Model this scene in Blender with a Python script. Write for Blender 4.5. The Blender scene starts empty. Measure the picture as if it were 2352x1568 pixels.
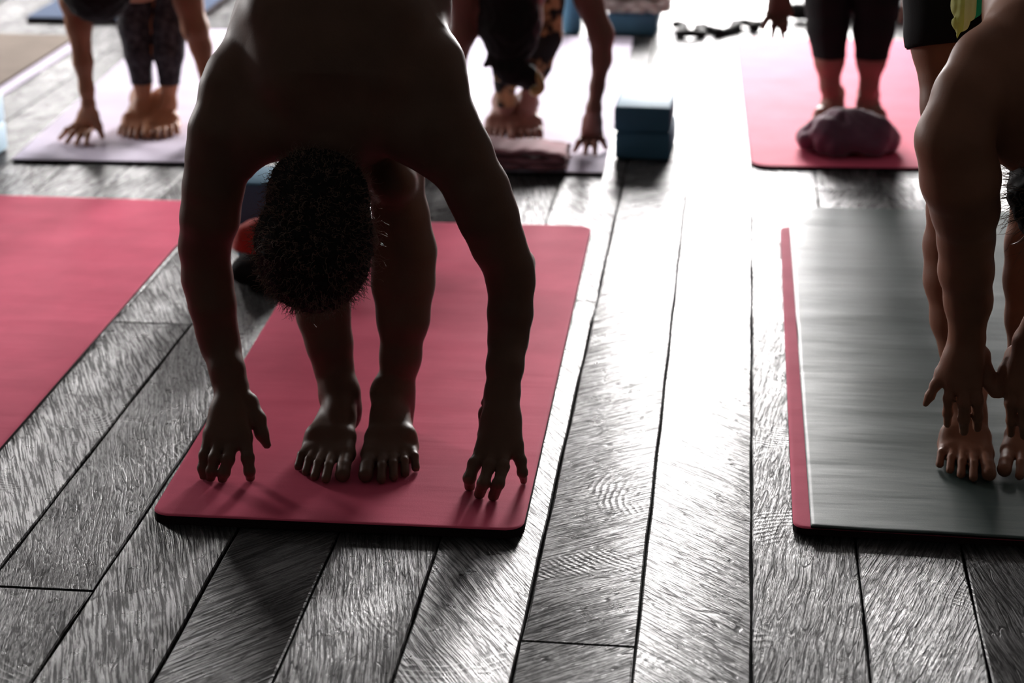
import bpy, bmesh, math, random
import numpy as np
from mathutils import Vector, Matrix, noise

SC = bpy.context.scene
COL = SC.collection
random.seed(7)
R = math.radians

# ------------------------------------------------------------------ camera
FPX, CAM_H = 4680.0, 1.385
PITCH = math.atan(1684 / FPX)
YAW = math.atan(550 / math.hypot(FPX, 1684))
cam = bpy.data.objects.new('camera', bpy.data.cameras.new('camera'))
COL.objects.link(cam)
cam.location = (0, 0, CAM_H)
cam.rotation_euler = (math.pi / 2 - PITCH, 0, YAW)
cam.data.sensor_width = 36
cam.data.lens = 36 * FPX / 2352
cam.data.clip_start = .05
cam.data.dof.use_dof = True
cam.data.dof.focus_distance = 3.2
cam.data.dof.aperture_fstop = 3.6
SC.camera = cam

# ------------------------------------------------------------------ light
SKY = 68.0
w = bpy.data.worlds.new('overcast_sky'); SC.world = w; w.use_nodes = True
bgn = w.node_tree.nodes['Background']
bgn.inputs[0].default_value = (1.0, .965, .955, 1); bgn.inputs[1].default_value = SKY
WINDOWS = [  # openings in the far wall: x0, x1, z0, z1
    (-.75, .6, .3, 2.55),
    (-3.75, -2.9, .9, 1.75),
]
YW, XL, XR, YB, ZC = 9.4, -5.0, 4.2, -2.2, 3.0
SIDE = [(6.4, 7.4, .8, 1.7)]      # openings in the left wall: y0, y1, z0, z1
def portal(loc, rot, sx, sy):
    l = bpy.data.lights.new('window_portal', 'AREA'); l.shape = 'RECTANGLE'; l.size = sx; l.size_y = sy
    l.energy = 1; l.cycles.is_portal = True
    o = bpy.data.objects.new('window_portal', l); COL.objects.link(o); o.location = loc; o.rotation_euler = rot
for x0, x1, z0, z1 in WINDOWS:
    portal(((x0 + x1) / 2, YW + .05, (z0 + z1) / 2), (-math.pi / 2, 0, 0), x1 - x0, z1 - z0)
for y0, y1, z0, z1 in SIDE:
    portal((XL - .05, (y0 + y1) / 2, (z0 + z1) / 2), (0, -math.pi / 2, 0), z1 - z0, y1 - y0)
SC.view_settings.view_transform = 'Standard'
SC.view_settings.look = 'None'
SC.view_settings.exposure = 0.15
SC.view_settings.gamma = 1
SC.view_settings.use_curve_mapping = False
SC.cycles.max_bounces = 6
SC.cycles.diffuse_bounces = 4
SC.cycles.glossy_bounces = 3
SC.cycles.use_denoising = True
SC.cycles.sample_clamp_indirect = 6

# ------------------------------------------------------------------ helpers
CAMV = Vector((0, 0, CAM_H))
FW = Vector((-math.sin(YAW) * math.cos(PITCH), math.cos(YAW) * math.cos(PITCH), -math.sin(PITCH)))
RT = Vector((math.cos(YAW), math.sin(YAW), 0)); UP = RT.cross(FW)
def ray(x, y): return FW + RT * (x - 1176) / FPX - UP * (y - 784) / FPX
def G(x, y, z=0.0):                  # pixel -> point on the level z
    d = ray(x, y); return CAMV + d * ((z - CAM_H) / d.z)
def P(x, y, Y):                      # pixel -> point at room depth Y
    d = ray(x, y); return CAMV + d * (Y / d.y)
def rad(px, p): return px / FPX * (p - CAMV).dot(FW)

def tag(o, label=None, cat=None, group=None, kind=None):
    if label: o['label'] = label
    if cat: o['category'] = cat
    if group: o['group'] = group
    if kind: o['kind'] = kind
    return o
def empty(name, loc):
    o = bpy.data.objects.new(name, None); COL.objects.link(o); o.location = loc; return o
def link_mesh(name, verts, faces, mat, parent=None, origin=None, smooth=True):
    me = bpy.data.meshes.new(name)
    org = Vector(origin) if origin is not None else Vector((0, 0, 0))
    v = np.asarray(verts, dtype=np.float64) - np.array(org)
    me.from_pydata(v.tolist(), [], faces if isinstance(faces, list) else faces.tolist()); me.update()
    if smooth: me.polygons.foreach_set('use_smooth', [True] * len(me.polygons))
    if mat: me.materials.append(mat)
    o = bpy.data.objects.new(name, me); COL.objects.link(o)
    o.location = org
    if parent:
        o.parent = parent; o.location = org - parent.location
    return o
def bm_obj(name, bm, mat, parent=None, loc=(0, 0, 0), smooth=False):
    me = bpy.data.meshes.new(name); bm.normal_update(); bm.to_mesh(me); bm.free()
    if smooth: me.polygons.foreach_set('use_smooth', [True] * len(me.polygons))
    if mat: me.materials.append(mat)
    o = bpy.data.objects.new(name, me); COL.objects.link(o); o.location = loc
    if parent: o.parent = parent
    return o
def box_bm(x0, x1, y0, y1, z0, z1, bev=0, seg=2):
    bm = bmesh.new(); bmesh.ops.create_cube(bm, size=1)
    for v in bm.verts:
        v.co = Vector(((x0 + x1) / 2 + v.co.x * (x1 - x0), (y0 + y1) / 2 + v.co.y * (y1 - y0), (z0 + z1) / 2 + v.co.z * (z1 - z0)))
    if bev: bmesh.ops.bevel(bm, geom=bm.edges[:], offset=bev, segments=seg, profile=.5, affect='EDGES')
    return bm

# ------------------------------------------------------------------ materials
class NT:
    def __init__(s, name):
        s.m = bpy.data.materials.new(name); s.m.use_nodes = True; s.t = s.m.node_tree; s.b = s.t.nodes['Principled BSDF']
    def n(s, typ, **kw):
        nd = s.t.nodes.new(typ)
        for k, v in kw.items():
            if k.startswith('i_'): nd.inputs[int(k[2:]) if k[2:].isdigit() else k[2:].replace('_', ' ')].default_value = v
            else: setattr(nd, k, v)
        return nd
    def l(s, a, b): s.t.links.new(a, b)
    def math(s, op, a, b=None, clamp=False):
        nd = s.n('ShaderNodeMath', operation=op, use_clamp=clamp)
        for i, v in enumerate((a, b)):
            if v is None: continue
            if isinstance(v, (int, float)): nd.inputs[i].default_value = v
            else: s.l(v, nd.inputs[i])
        return nd.outputs[0]
    def ramp(s, fac, stops):
        nd = s.n('ShaderNodeValToRGB'); e = nd.color_ramp.elements
        while len(e) < len(stops): e.new(.5)
        for el, (p, c) in zip(e, stops): el.position = p; el.color = (*c, 1) if len(c) == 3 else c
        s.l(fac, nd.inputs[0]); return nd.outputs[0]
    def bump(s, h, strength, dist, prev=None):
        nd = s.n('ShaderNodeBump'); nd.inputs['Strength'].default_value = strength; nd.inputs['Distance'].default_value = dist
        s.l(h, nd.inputs['Height'])
        if prev: s.l(prev, nd.inputs['Normal'])
        return nd.outputs[0]
def simple(name, col, rough=.6, spec=.5, nscale=None, nstr=.2, ndist=.001, sheen=0, var=0):
    t = NT(name); t.b.inputs['Base Color'].default_value = (*col, 1); t.b.inputs['Roughness'].default_value = rough
    t.b.inputs['Specular IOR Level'].default_value = spec
    if sheen: t.b.inputs['Sheen Weight'].default_value = sheen
    tc = t.n('ShaderNodeTexCoord')
    if nscale:
        nz = t.n('ShaderNodeTexNoise'); nz.inputs['Scale'].default_value = nscale; nz.inputs['Detail'].default_value = 3
        t.l(tc.outputs['Object'], nz.inputs['Vector']); t.l(t.bump(nz.outputs[0], nstr, ndist), t.b.inputs['Normal'])
    if var:
        nz = t.n('ShaderNodeTexNoise'); nz.inputs['Scale'].default_value = 14; nz.inputs['Detail'].default_value = 4
        t.l(tc.outputs['Object'], nz.inputs['Vector'])
        lo = tuple(c * (1 - var) for c in col); hi = tuple(min(1, c * (1 + var)) for c in col)
        t.l(t.ramp(nz.outputs[0], [(.3, lo), (.7, hi)]), t.b.inputs['Base Color'])
    return t.m

def skin_mat(name, col, rough=.5):
    t = NT(name)
    tc = t.n('ShaderNodeTexCoord')
    n1 = t.n('ShaderNodeTexNoise'); n1.inputs['Scale'].default_value = 9; n1.inputs['Detail'].default_value = 5
    n2 = t.n('ShaderNodeTexNoise'); n2.inputs['Scale'].default_value = 260; n2.inputs['Detail'].default_value = 3
    t.l(tc.outputs['Object'], n1.inputs['Vector']); t.l(tc.outputs['Object'], n2.inputs['Vector'])
    t.l(t.ramp(n1.outputs[0], [(.3, tuple(c * .82 for c in col)), (.7, tuple(c * 1.15 for c in col))]), t.b.inputs['Base Color'])
    t.b.inputs['Roughness'].default_value = rough
    t.b.inputs['Specular IOR Level'].default_value = .25
    t.l(t.bump(n2.outputs[0], .25, .0008), t.b.inputs['Normal'])
    return t.m

def plank_mat():
    t = NT('dark_oiled_plank')
    tc = t.n('ShaderNodeTexCoord'); oi = t.n('ShaderNodeObjectInfo')
    at = t.n('ShaderNodeAttribute', attribute_type='OBJECT', attribute_name='grain_angle')
    rs = t.n('ShaderNodeAttribute', attribute_type='OBJECT', attribute_name='roughness_level')
    off = t.n('ShaderNodeVectorMath', operation='SCALE'); off.inputs[0].default_value = (37.1, 53.7, 0)
    t.l(oi.outputs['Random'], off.inputs['Scale'])
    add = t.n('ShaderNodeVectorMath', operation='ADD'); t.l(tc.outputs['Object'], add.inputs[0]); t.l(off.outputs[0], add.inputs[1])
    # gentle warp so saw marks bend
    wn = t.n('ShaderNodeTexNoise'); wn.inputs['Scale'].default_value = 5; wn.inputs['Detail'].default_value = 1
    t.l(add.outputs[0], wn.inputs['Vector'])
    wsub = t.n('ShaderNodeVectorMath', operation='SUBTRACT'); t.l(wn.outputs['Color'], wsub.inputs[0]); wsub.inputs[1].default_value = (.5, .5, .5)
    wsc = t.n('ShaderNodeVectorMath', operation='SCALE'); t.l(wsub.outputs[0], wsc.inputs[0]); wsc.inputs['Scale'].default_value = .018
    wadd = t.n('ShaderNodeVectorMath', operation='ADD'); t.l(add.outputs[0], wadd.inputs[0]); t.l(wsc.outputs[0], wadd.inputs[1])
    rot = t.n('ShaderNodeVectorRotate', rotation_type='Z_AXIS'); t.l(wadd.outputs[0], rot.inputs['Vector']); t.l(at.outputs['Fac'], rot.inputs['Angle'])
    def streak(sx, sy, detail, rough=.6):
        mp = t.n('ShaderNodeMapping'); mp.inputs['Scale'].default_value = (sx, sy, 1); t.l(rot.outputs[0], mp.inputs['Vector'])
        nz = t.n('ShaderNodeTexNoise'); nz.inputs['Scale'].default_value = 1; nz.inputs['Detail'].default_value = detail; nz.inputs['Roughness'].default_value = rough
        t.l(mp.outputs[0], nz.inputs['Vector']); return nz.outputs[0]
    saw = streak(250, 9, 4, .62)       # brushed saw marks
    fine = streak(700, 50, 2, .7)      # pores
    broad = streak(24, 2.6, 2)         # figure of the grain
    pit = t.n('ShaderNodeTexNoise'); pit.inputs['Scale'].default_value = 26; pit.inputs['Detail'].default_value = 4; t.l(add.outputs[0], pit.inputs['Vector'])
    def step(v, a, b):
        mr = t.n('ShaderNodeMapRange', interpolation_type='SMOOTHSTEP'); t.l(v, mr.inputs[0]); mr.inputs[1].default_value = a; mr.inputs[2].default_value = b; return mr.outputs[0]
    # contour lines of the figure: dark growth-ring lines
    fr = t.math('FRACT', t.math('MULTIPLY', broad, 7))
    line = step(t.math('ABSOLUTE', t.math('SUBTRACT', fr, .5)), .03, .10)          # 0 on a line
    # arcs left by a round saw, only here and there
    vl = t.n('ShaderNodeVectorMath', operation='DISTANCE'); t.l(add.outputs[0], vl.inputs[0]); vl.inputs[1].default_value = (.0, .0, 0)
    vo = t.n('ShaderNodeTexVoronoi'); vo.inputs['Scale'].default_value = 2.0; vo.inputs['Randomness'].default_value = .8; t.l(add.outputs[0], vo.inputs['Vector'])
    arc = t.math('SINE', t.math('MULTIPLY', t.math('ADD', vo.outputs['Distance'], t.math('MULTIPLY', broad, .03)), 330))
    rm = t.n('ShaderNodeTexNoise'); rm.inputs['Scale'].default_value = 6; rm.inputs['Detail'].default_value = 2; t.l(add.outputs[0], rm.inputs['Vector'])
    amask = step(rm.outputs[0], .56, .66)
    h = t.math('MULTIPLY', saw, rs.outputs['Fac'])
    h = t.math('ADD', h, t.math('MULTIPLY', fine, .18))
    h = t.math('ADD', h, t.math('MULTIPLY', broad, .8))
    h = t.math('ADD', h, t.math('MULTIPLY', line, .10))
    h = t.math('ADD', h, t.math('MULTIPLY', t.math('MULTIPLY', arc, amask), .035))
    nrm = t.bump(h, 1.0, .0042)
    nrm = t.bump(pit.outputs[0], .15, .003, nrm)
    t.l(nrm, t.b.inputs['Normal'])
    mixv = t.math('ADD', t.math('MULTIPLY', saw, .5), t.math('MULTIPLY', broad, .5))
    c = t.ramp(mixv, [(.36, (.010, .0098, .0098)), (.5, (.035, .034, .034)), (.66, (.09, .088, .087))])
    hs = t.n('ShaderNodeHueSaturation'); t.l(c, hs.inputs['Color']); t.l(t.math('ADD', t.math('MULTIPLY', oi.outputs['Random'], .7), .65), hs.inputs['Value'])
    t.l(hs.outputs[0], t.b.inputs['Base Color'])
    t.l(t.math('ADD', t.math('MULTIPLY', pit.outputs[0], .2), .20), t.b.inputs['Roughness'])
    t.b.inputs['Specular IOR Level'].default_value = .6
    # worn ridges are polished, the grooves between them stay matt
    sw = t.math('ADD', t.math('MULTIPLY', t.math('SUBTRACT', saw, .5), rs.outputs['Fac']), t.math('MULTIPLY', t.math('SUBTRACT', fine, .5), .45))
    sh = step(sw, -.075, .06)
    sh = t.math('MULTIPLY', sh, t.math('ADD', t.math('MULTIPLY', line, .8), .2))
    sh = t.math('ADD', t.math('MULTIPLY', sh, .72), .28)
    sh = t.math('ADD', sh, t.math('MULTIPLY', t.math('MULTIPLY', step(arc, .6, .95), amask), .6), True)
    df = t.n('ShaderNodeBsdfDiffuse'); t.l(hs.outputs[0], df.inputs[0]); t.l(nrm, df.inputs['Normal'])
    mx = t.n('ShaderNodeMixShader'); t.l(sh, mx.inputs[0]); t.l(df.outputs[0], mx.inputs[1]); t.l(t.b.outputs[0], mx.inputs[2])
    t.l(mx.outputs[0], t.t.nodes['Material Output'].inputs[0])
    return t.m

def mat_mat(name, col, rough=.6, ripple=.0015, spec=.4, ripscale=(1.2, 9)):
    t = NT(name)
    tc = t.n('ShaderNodeTexCoord')
    n1 = t.n('ShaderNodeTexNoise'); n1.inputs['Scale'].default_value = 900; n1.inputs['Detail'].default_value = 1
    t.l(tc.outputs['Object'], n1.inputs['Vector'])
    mp = t.n('ShaderNodeMapping'); mp.inputs['Scale'].default_value = (*ripscale, 1); t.l(tc.outputs['Object'], mp.inputs['Vector'])
    n2 = t.n('ShaderNodeTexNoise'); n2.inputs['Scale'].default_value = 1; n2.inputs['Detail'].default_value = 4; t.l(mp.outputs[0], n2.inputs['Vector'])
    n3 = t.n('ShaderNodeTexNoise'); n3.inputs['Scale'].default_value = 7; n3.inputs['Detail'].default_value = 5; t.l(tc.outputs['Object'], n3.inputs['Vector'])
    t.l(t.ramp(n3.outputs[0], [(.3, tuple(c * .9 for c in col)), (.7, tuple(min(1, c * 1.08) for c in col))]), t.b.inputs['Base Color'])
    nr = t.bump(n1.outputs[0], .35, .0006); nr = t.bump(n2.outputs[0], .6, ripple * 10, nr)
    t.l(nr, t.b.inputs['Normal']); t.b.inputs['Roughness'].default_value = rough; t.b.inputs['Specular IOR Level'].default_value = spec
    return t.m

M = dict(
    plank=plank_mat(),
    slab=simple('dark_subfloor', (.01, .01, .01), .9),
    wall=simple('dark_plaster', (.13, .127, .124), .9, nscale=30, nstr=.2),
    frame=simple('dark_window_frame', (.05, .04, .035), .5),
    pink=mat_mat('pink_mat_foam', (.80, .125, .215), .75, .0005, .07),
    shadeside=simple('mat_side_shade', (.02, .010, .012), .9, .2),  # mat sides coloured near-black to stand for their backlit shade
    lilac=mat_mat('lilac_mat_foam', (.66, .60, .73), .8, .0004, .15),
    grey=mat_mat('grey_green_mat_towel', (.060, .090, .083), .45, .0008, .14, (1.5, 9)),
    taupe=mat_mat('taupe_mat_foam', (.25, .21, .18), .9, .0006, .05),
    bluegrey=mat_mat('blue_grey_mat_foam', (.10, .13, .20), .9, .0006, .05),
    block=simple('blue_foam', (.07, .19, .29), .7, .35, nscale=500, nstr=.2),
    pale=simple('pale_blue_foam', (.45, .62, .74), .6, nscale=500, nstr=.2),
    black=simple('black_cloth', (.012, .012, .013), .85, .2, 350, .3, .001),
    blanket=simple('dusty_pink_blanket', (.33, .14, .165), .95, .1, 220, .5, .002, .3, .25),
    plum=simple('plum_cloth', (.19, .075, .12), .85, .2, 160, .5, .002, .5, .3),
    light=simple('light_blanket', (.6, .55, .5), .9, .2, 150, .5, .003, .2, .3),
    red=simple('red_wool', (.55, .03, .015), .8, .2, 120, .5, .003, .4, .3),
    hair=simple('dark_hair', (.012, .010, .009), .7, .15, 90, .5, .002),
    hairtip=simple('painted_backlit_hair', (.22, .14, .10), .35, .6),  # strands coloured paler than the hair to imitate light scattering from behind
    gold=simple('gold_scarf', (.65, .42, .16), .6, .3, 90, .4, .002, .3, .3),
    white=simple('pearl_white', (.85, .82, .84), .3),
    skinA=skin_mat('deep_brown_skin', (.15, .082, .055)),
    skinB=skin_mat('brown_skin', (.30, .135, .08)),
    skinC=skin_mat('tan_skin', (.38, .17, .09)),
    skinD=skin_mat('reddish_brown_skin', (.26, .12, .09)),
    nail=simple('finger_nail', (.32, .19, .15), .25, .6),
)
def two_tone(name, c0, c1, scale, p0, p1, kind='noise'):
    t = NT(name); tc = t.n('ShaderNodeTexCoord')
    nz = t.n('ShaderNodeTexNoise'); nz.inputs['Scale'].default_value = scale; nz.inputs['Detail'].default_value = 3
    t.l(tc.outputs['Object'], nz.inputs['Vector'])
    t.l(t.ramp(nz.outputs[0], [(p0, c0), (p1, c1)]), t.b.inputs['Base Color']); t.b.inputs['Roughness'].default_value = .85
    t.b.inputs['Specular IOR Level'].default_value = .2
    return t.m
M['legC'] = two_tone('marled_grey_legging', (.022, .021, .026), (.075, .07, .082), 60, .4, .7)
M['legD'] = two_tone('black_and_tan_legging', (.012, .011, .011), (.45, .25, .13), 15, .50, .58)
def stripes():
    t = NT('yellow_cream_teal_fabric'); tc = t.n('ShaderNodeTexCoord')
    sp = t.n('ShaderNodeSeparateXYZ'); t.l(tc.outputs['Object'], sp.inputs[0])
    f = t.math('ADD', t.math('MULTIPLY', sp.outputs[0], 22), .5)
    r = t.n('ShaderNodeValToRGB'); r.color_ramp.interpolation = 'CONSTANT'; e = r.color_ramp.elements
    for p_, c in ((.0, (.72, .74, .30)), (.25, (.90, .84, .62)), (.66, (.04, .50, .42))):
        el = e.new(p_); el.color = (*c, 1)
    e.remove(e[0]); t.l(f, r.inputs[0]); t.l(r.outputs[0], t.b.inputs['Base Color'])
    tr = t.n('ShaderNodeBsdfTranslucent'); t.l(r.outputs[0], tr.inputs[0]); mx = t.n('ShaderNodeMixShader'); mx.inputs[0].default_value = .6
    t.l(t.b.outputs[0], mx.inputs[1]); t.l(tr.outputs[0], mx.inputs[2]); t.l(mx.outputs[0], t.t.nodes['Material Output'].inputs[0])
    wv = t.n('ShaderNodeTexWave'); wv.inputs['Scale'].default_value = 28; wv.inputs['Distortion'].default_value = 2; t.l(tc.outputs['Object'], wv.inputs['Vector'])
    t.l(t.bump(wv.outputs[1], .6, .004), t.b.inputs['Normal']); t.b.inputs['Roughness'].default_value = .8
    return t.m
M['stripe'] = stripes()

# ------------------------------------------------------------------ implicit surfaces
class Field:
    def __init__(s, h): s.h = h; s.pr = []
    def chain(s, pts, k=.02, flat=None):        # pts: [(point, radius)...]; flat: (direction, factor)
        for (a, ra), (b, rb) in zip(pts[:-1], pts[1:]): s.pr.append((np.array(a, float), np.array(b, float), ra, rb, k, flat))
    def ball(s, c, r, k=.02, flat=None): s.chain([(c, r), (Vector(c) + Vector((0, 0, 1e-4)), r)], k, flat)
    def build(s, cut=None, wob=None):
        h = s.h; pad = .012
        lo = np.min([np.minimum(a, b) - max(ra, rb) for a, b, ra, rb, k, f in s.pr], axis=0) - .03
        hi = np.max([np.maximum(a, b) + max(ra, rb) for a, b, ra, rb, k, f in s.pr], axis=0) + .03
        n = np.ceil((hi - lo) / h).astype(int) + 1
        D = np.full(n, .05, np.float32)
        ax = [(lo[i] + h * np.arange(n[i])).astype(np.float32) for i in range(3)]
        for a, b, ra, rb, k, fl in s.pr:
            m = max(ra, rb) + k + pad
            i0 = np.maximum(((np.minimum(a, b) - m - lo) / h).astype(int), 0); i1 = np.minimum(((np.maximum(a, b) + m - lo) / h).astype(int) + 2, n)
            X = ax[0][i0[0]:i1[0], None, None] - a[0]; Y = ax[1][None, i0[1]:i1[1], None] - a[1]; Z = ax[2][None, None, i0[2]:i1[2]] - a[2]
            ab = b - a; sc = 1.0
            if fl:
                nn = np.array(fl[0], float); nn /= np.linalg.norm(nn); q = 1 / fl[1] - 1
                t = (X * nn[0] + Y * nn[1] + Z * nn[2]) * q
                X = X + t * nn[0]; Y = Y + t * nn[1]; Z = Z + t * nn[2]
                ab = ab + nn * (ab @ nn) * q; sc = (1 + fl[1]) / 2
            L = ab @ ab
            tt = np.clip((X * ab[0] + Y * ab[1] + Z * ab[2]) / L, 0, 1)
            d = np.sqrt((X - tt * ab[0]) ** 2 + (Y - tt * ab[1]) ** 2 + (Z - tt * ab[2]) ** 2) - (ra + tt * (rb - ra))
            if fl: d = np.where(d < 0, d * fl[1], d * sc)
            sl = D[i0[0]:i1[0], i0[1]:i1[1], i0[2]:i1[2]]
            hh = np.maximum(k - np.abs(sl - d), 0) / k
            D[i0[0]:i1[0], i0[1]:i1[1], i0[2]:i1[2]] = np.minimum(sl, d) - hh * hh * k * .25
        if wob:
            amp, fq = wob
            X = ax[0][:, None, None]; Y = ax[1][None, :, None]; Z = ax[2][None, None, :]
            D += (amp * (np.sin(X * fq + 2 * np.sin(Z * fq * .7)) * np.sin(Y * fq * 1.1 + 1.7 * np.sin(X * fq * .6)) + .6 * np.sin(Z * fq * 1.3 + 2 * np.sin(Y * fq * .9 + X * fq * .5)))).astype(np.float32)
        if cut:
            for c, nn in cut:                   # keep the side the normal points away from
                c = np.array(c, float); nn = np.array(nn, float); nn /= np.linalg.norm(nn)
                pl = (ax[0][:, None, None] - c[0]) * nn[0] + (ax[1][None, :, None] - c[1]) * nn[1] + (ax[2][None, None, :] - c[2]) * nn[2]
                D = np.maximum(D, pl.astype(np.float32))
        return nets(D, lo, h)
def nets(D, lo, h):
    S = D < 0
    c = S[:-1, :-1, :-1].astype(np.int8)
    cnt = np.zeros_like(c)
    for i in (0, 1):
        for j in (0, 1):
            for k in (0, 1): cnt += S[i:S.shape[0] - 1 + i, j:S.shape[1] - 1 + j, k:S.shape[2] - 1 + k]
    act = np.argwhere((cnt > 0) & (cnt < 8))
    idx = np.full(cnt.shape, -1, np.int32); idx[tuple(act.T)] = np.arange(len(act))
    acc = np.zeros((len(act), 3)); num = np.zeros(len(act))
    for axis in range(3):
        o1, o2 = [q for q in range(3) if q != axis]
        for u in (0, 1):
            for v in (0, 1):
                p0 = act.copy(); p0[:, o1] += u; p0[:, o2] += v; p1 = p0.copy(); p1[:, axis] += 1
                d0 = D[tuple(p0.T)]; d1 = D[tuple(p1.T)]; m = (d0 < 0) != (d1 < 0)
                t = np.where(m, d0 / np.where(m, d0 - d1, 1), 0)
                pt = p0.astype(float); pt[:, axis] += t
                acc[m] += pt[m]; num[m] += 1
    V = acc / num[:, None] * h + lo
    Fs = []
    for axis in range(3):
        o1, o2 = [(1, 2), (2, 0), (0, 1)][axis]
        sl0 = [slice(None)] * 3; sl1 = [slice(None)] * 3; sl0[axis] = slice(0, -1); sl1[axis] = slice(1, None)
        s0 = S[tuple(sl0)]; s1 = S[tuple(sl1)]
        e = np.argwhere(s0 != s1); e = e[(e[:, o1] > 0) & (e[:, o2] > 0)]
        def ci(du, dv):
            q = e.copy(); q[:, o1] -= du; q[:, o2] -= dv
            q = np.minimum(q, np.array(cnt.shape) - 1); return idx[tuple(q.T)]
        qd = np.stack([ci(1, 1), ci(0, 1), ci(0, 0), ci(1, 0)], 1)
        inside0 = s0[tuple(e.T)]; qd[~inside0] = qd[~inside0][:, ::-1]
        Fs.append(qd[(qd >= 0).all(1)])
    return V, np.concatenate(Fs)
def field_obj(name, f, mat, parent=None, origin=None, **kw):
    V, Fq = f.build(**kw); return link_mesh(name, V, Fq, mat, parent, origin)

def pc(lst, Y=None, grow=0):                    # [(px, py, r_px[, Y])] -> chain points
    out = []
    for q in lst:
        p = P(q[0], q[1], q[3] if len(q) > 3 else Y); out.append((p, rad(q[2], p) + grow))
    return out

def foot(f, heel, toe, big, ankle, ra, s=1.0, k=.012):
    """heel, toe: points on the mat; big: +1 for the right foot, -1 for the left"""
    heel = Vector(heel); toe = Vector(toe); d = (toe - heel); d.z = 0; L = d.length / .25; d.normalize()
    m = Vector((-d.y, d.x, 0)) * big; z0 = heel.z
    def q(fw_, lat, z): return Vector((heel.x, heel.y, z0)) + d * fw_ * L + m * lat * s + Vector((0, 0, z * s))
    f.chain([(q(.030, 0, .028), .029 * s), (q(.045, 0, .055), .025 * s)], k * 1.5)
    f.chain([(ankle, ra), (q(.058, .000, .085), .027 * s), (q(.095, .006, .060), .023 * s), (q(.135, .008, .036), .019 * s)], k * 1.8)
    f.ball(q(.055, .013, .084), .015 * s, .014); f.ball(q(.05, -.020, .072), .013 * s, .014)
    f.chain([(q(.035, -.012, .022), .022 * s), (q(.12, -.024, .018), .018 * s), (q(.165, -.030, .016), .016 * s)], k * 1.5)
    tips = [(.038, .186, .243, .0128, .0185), (.014, .188, .249, .0082, .0145), (-.005, .182, .240, .0078, .014), (-.0225, .172, .225, .0075, .0135), (-.039, .158, .205, .0075, .013)]
    for i, (lat, mh, tp, r, mr) in enumerate(tips):
        f.chain([(q(.085, lat * .35, .050), .019 * s), (q(.135, lat * .7, .036), .015 * s), (q(mh - .014, lat * .9, .021), mr * .9 * s)], k)
        f.chain([(q(mh - .010, lat * .92, .020), mr * .72 * s), (q(mh + (tp - mh) * .5, lat * 1.04, .0205 if i else .017), r * .90 * s), (q(tp - r * .8, lat * 1.08, r * .92), r * s)], .0045)
def hand(f, wrist, rw, cols, thumb, kpalm=.016, pr=None):
    """wrist point; cols: per finger list of points (knuckle, middle joint, end joint, tip) with radii"""
    for c in cols:
        kn, rk = c[0]
        mid = wrist.lerp(kn, .5)
        f.chain([(wrist, rw * .72), (mid, (rw * .5 + rk) * .62), (kn, rk * 1.15)], kpalm)
        f.chain(c, .005)
        for p_, r_ in c[1:-1]: f.ball(p_, r_ * 1.03, .004)
    # webbing and palm body
    for c0, c1 in zip(cols[:-1], cols[1:]):
        f.chain([(wrist.lerp((c0[0][0] + c1[0][0]) / 2, .35), rw * .6), ((c0[0][0] + c1[0][0]) / 2, c0[0][1] * .95)], kpalm)
    if thumb: f.chain([(wrist, rw * .6)] + thumb, .008)

def curl_strands(pts_normals, n, length, mat, parent, r=.0007, seed=1, name='hair_strand'):
    rnd = random.Random(seed); V = []; Fc = []
    for _ in range(n):
        p, nn = rnd.choice(pts_normals)
        p = Vector(p); nn = Vector(nn).normalized()
        t = nn.orthogonal().normalized(); b = nn.cross(t)
        a = rnd.uniform(0, 6.28); ln = length * rnd.uniform(.4, 1.2); cr = rnd.uniform(.002, .006); tw = rnd.uniform(3, 8)
        lean = Vector((rnd.gauss(0, .6), rnd.gauss(0, .6), rnd.gauss(-.4, .5)))
        prev = None; seg = 7
        for i in range(seg):
            u = i / (seg - 1)
            c = p + nn * ln * u + lean * ln * .6 * u * u + (t * math.cos(a + tw * u) + b * math.sin(a + tw * u)) * cr * u
            rr = r * (1 - .6 * u); base = len(V)
            for j in range(3):
                an = j * 2.094; V.append(tuple(c + (t * math.cos(an) + b * math.sin(an)) * rr))
            if prev is not None:
                for j in range(3): Fc.append((prev + j, prev + (j + 1) % 3, base + (j + 1) % 3, base + j))
            prev = base
    return link_mesh(name, V, Fc, mat, parent, parent.location if parent else None)

# ------------------------------------------------------------------ the room
floor = bm_obj('floor', box_bm(XL, XR, YB, YW, -.06, -.022), M['slab']); tag(floor, kind='structure')
floor['label'] = 'dark glossy sawn plank floor'
PW, PX0 = .1635, .055
JOINTS = {-9: [], -8: [3.859, 6.3], -7: [2.663, 5.9], -6: [2.1, 4.9], -5: [.9, 3.5, 6.2], -4: [2.1, 5.3], -3: [1.9, 4.101, 7.0], -2: [2.58, 5.7], -1: [.6, 5.6], 0: [1.9, 4.45, 7.3], 1: [.9, 5.05, 7.7], 2: [2.2, 5.2]}
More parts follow.
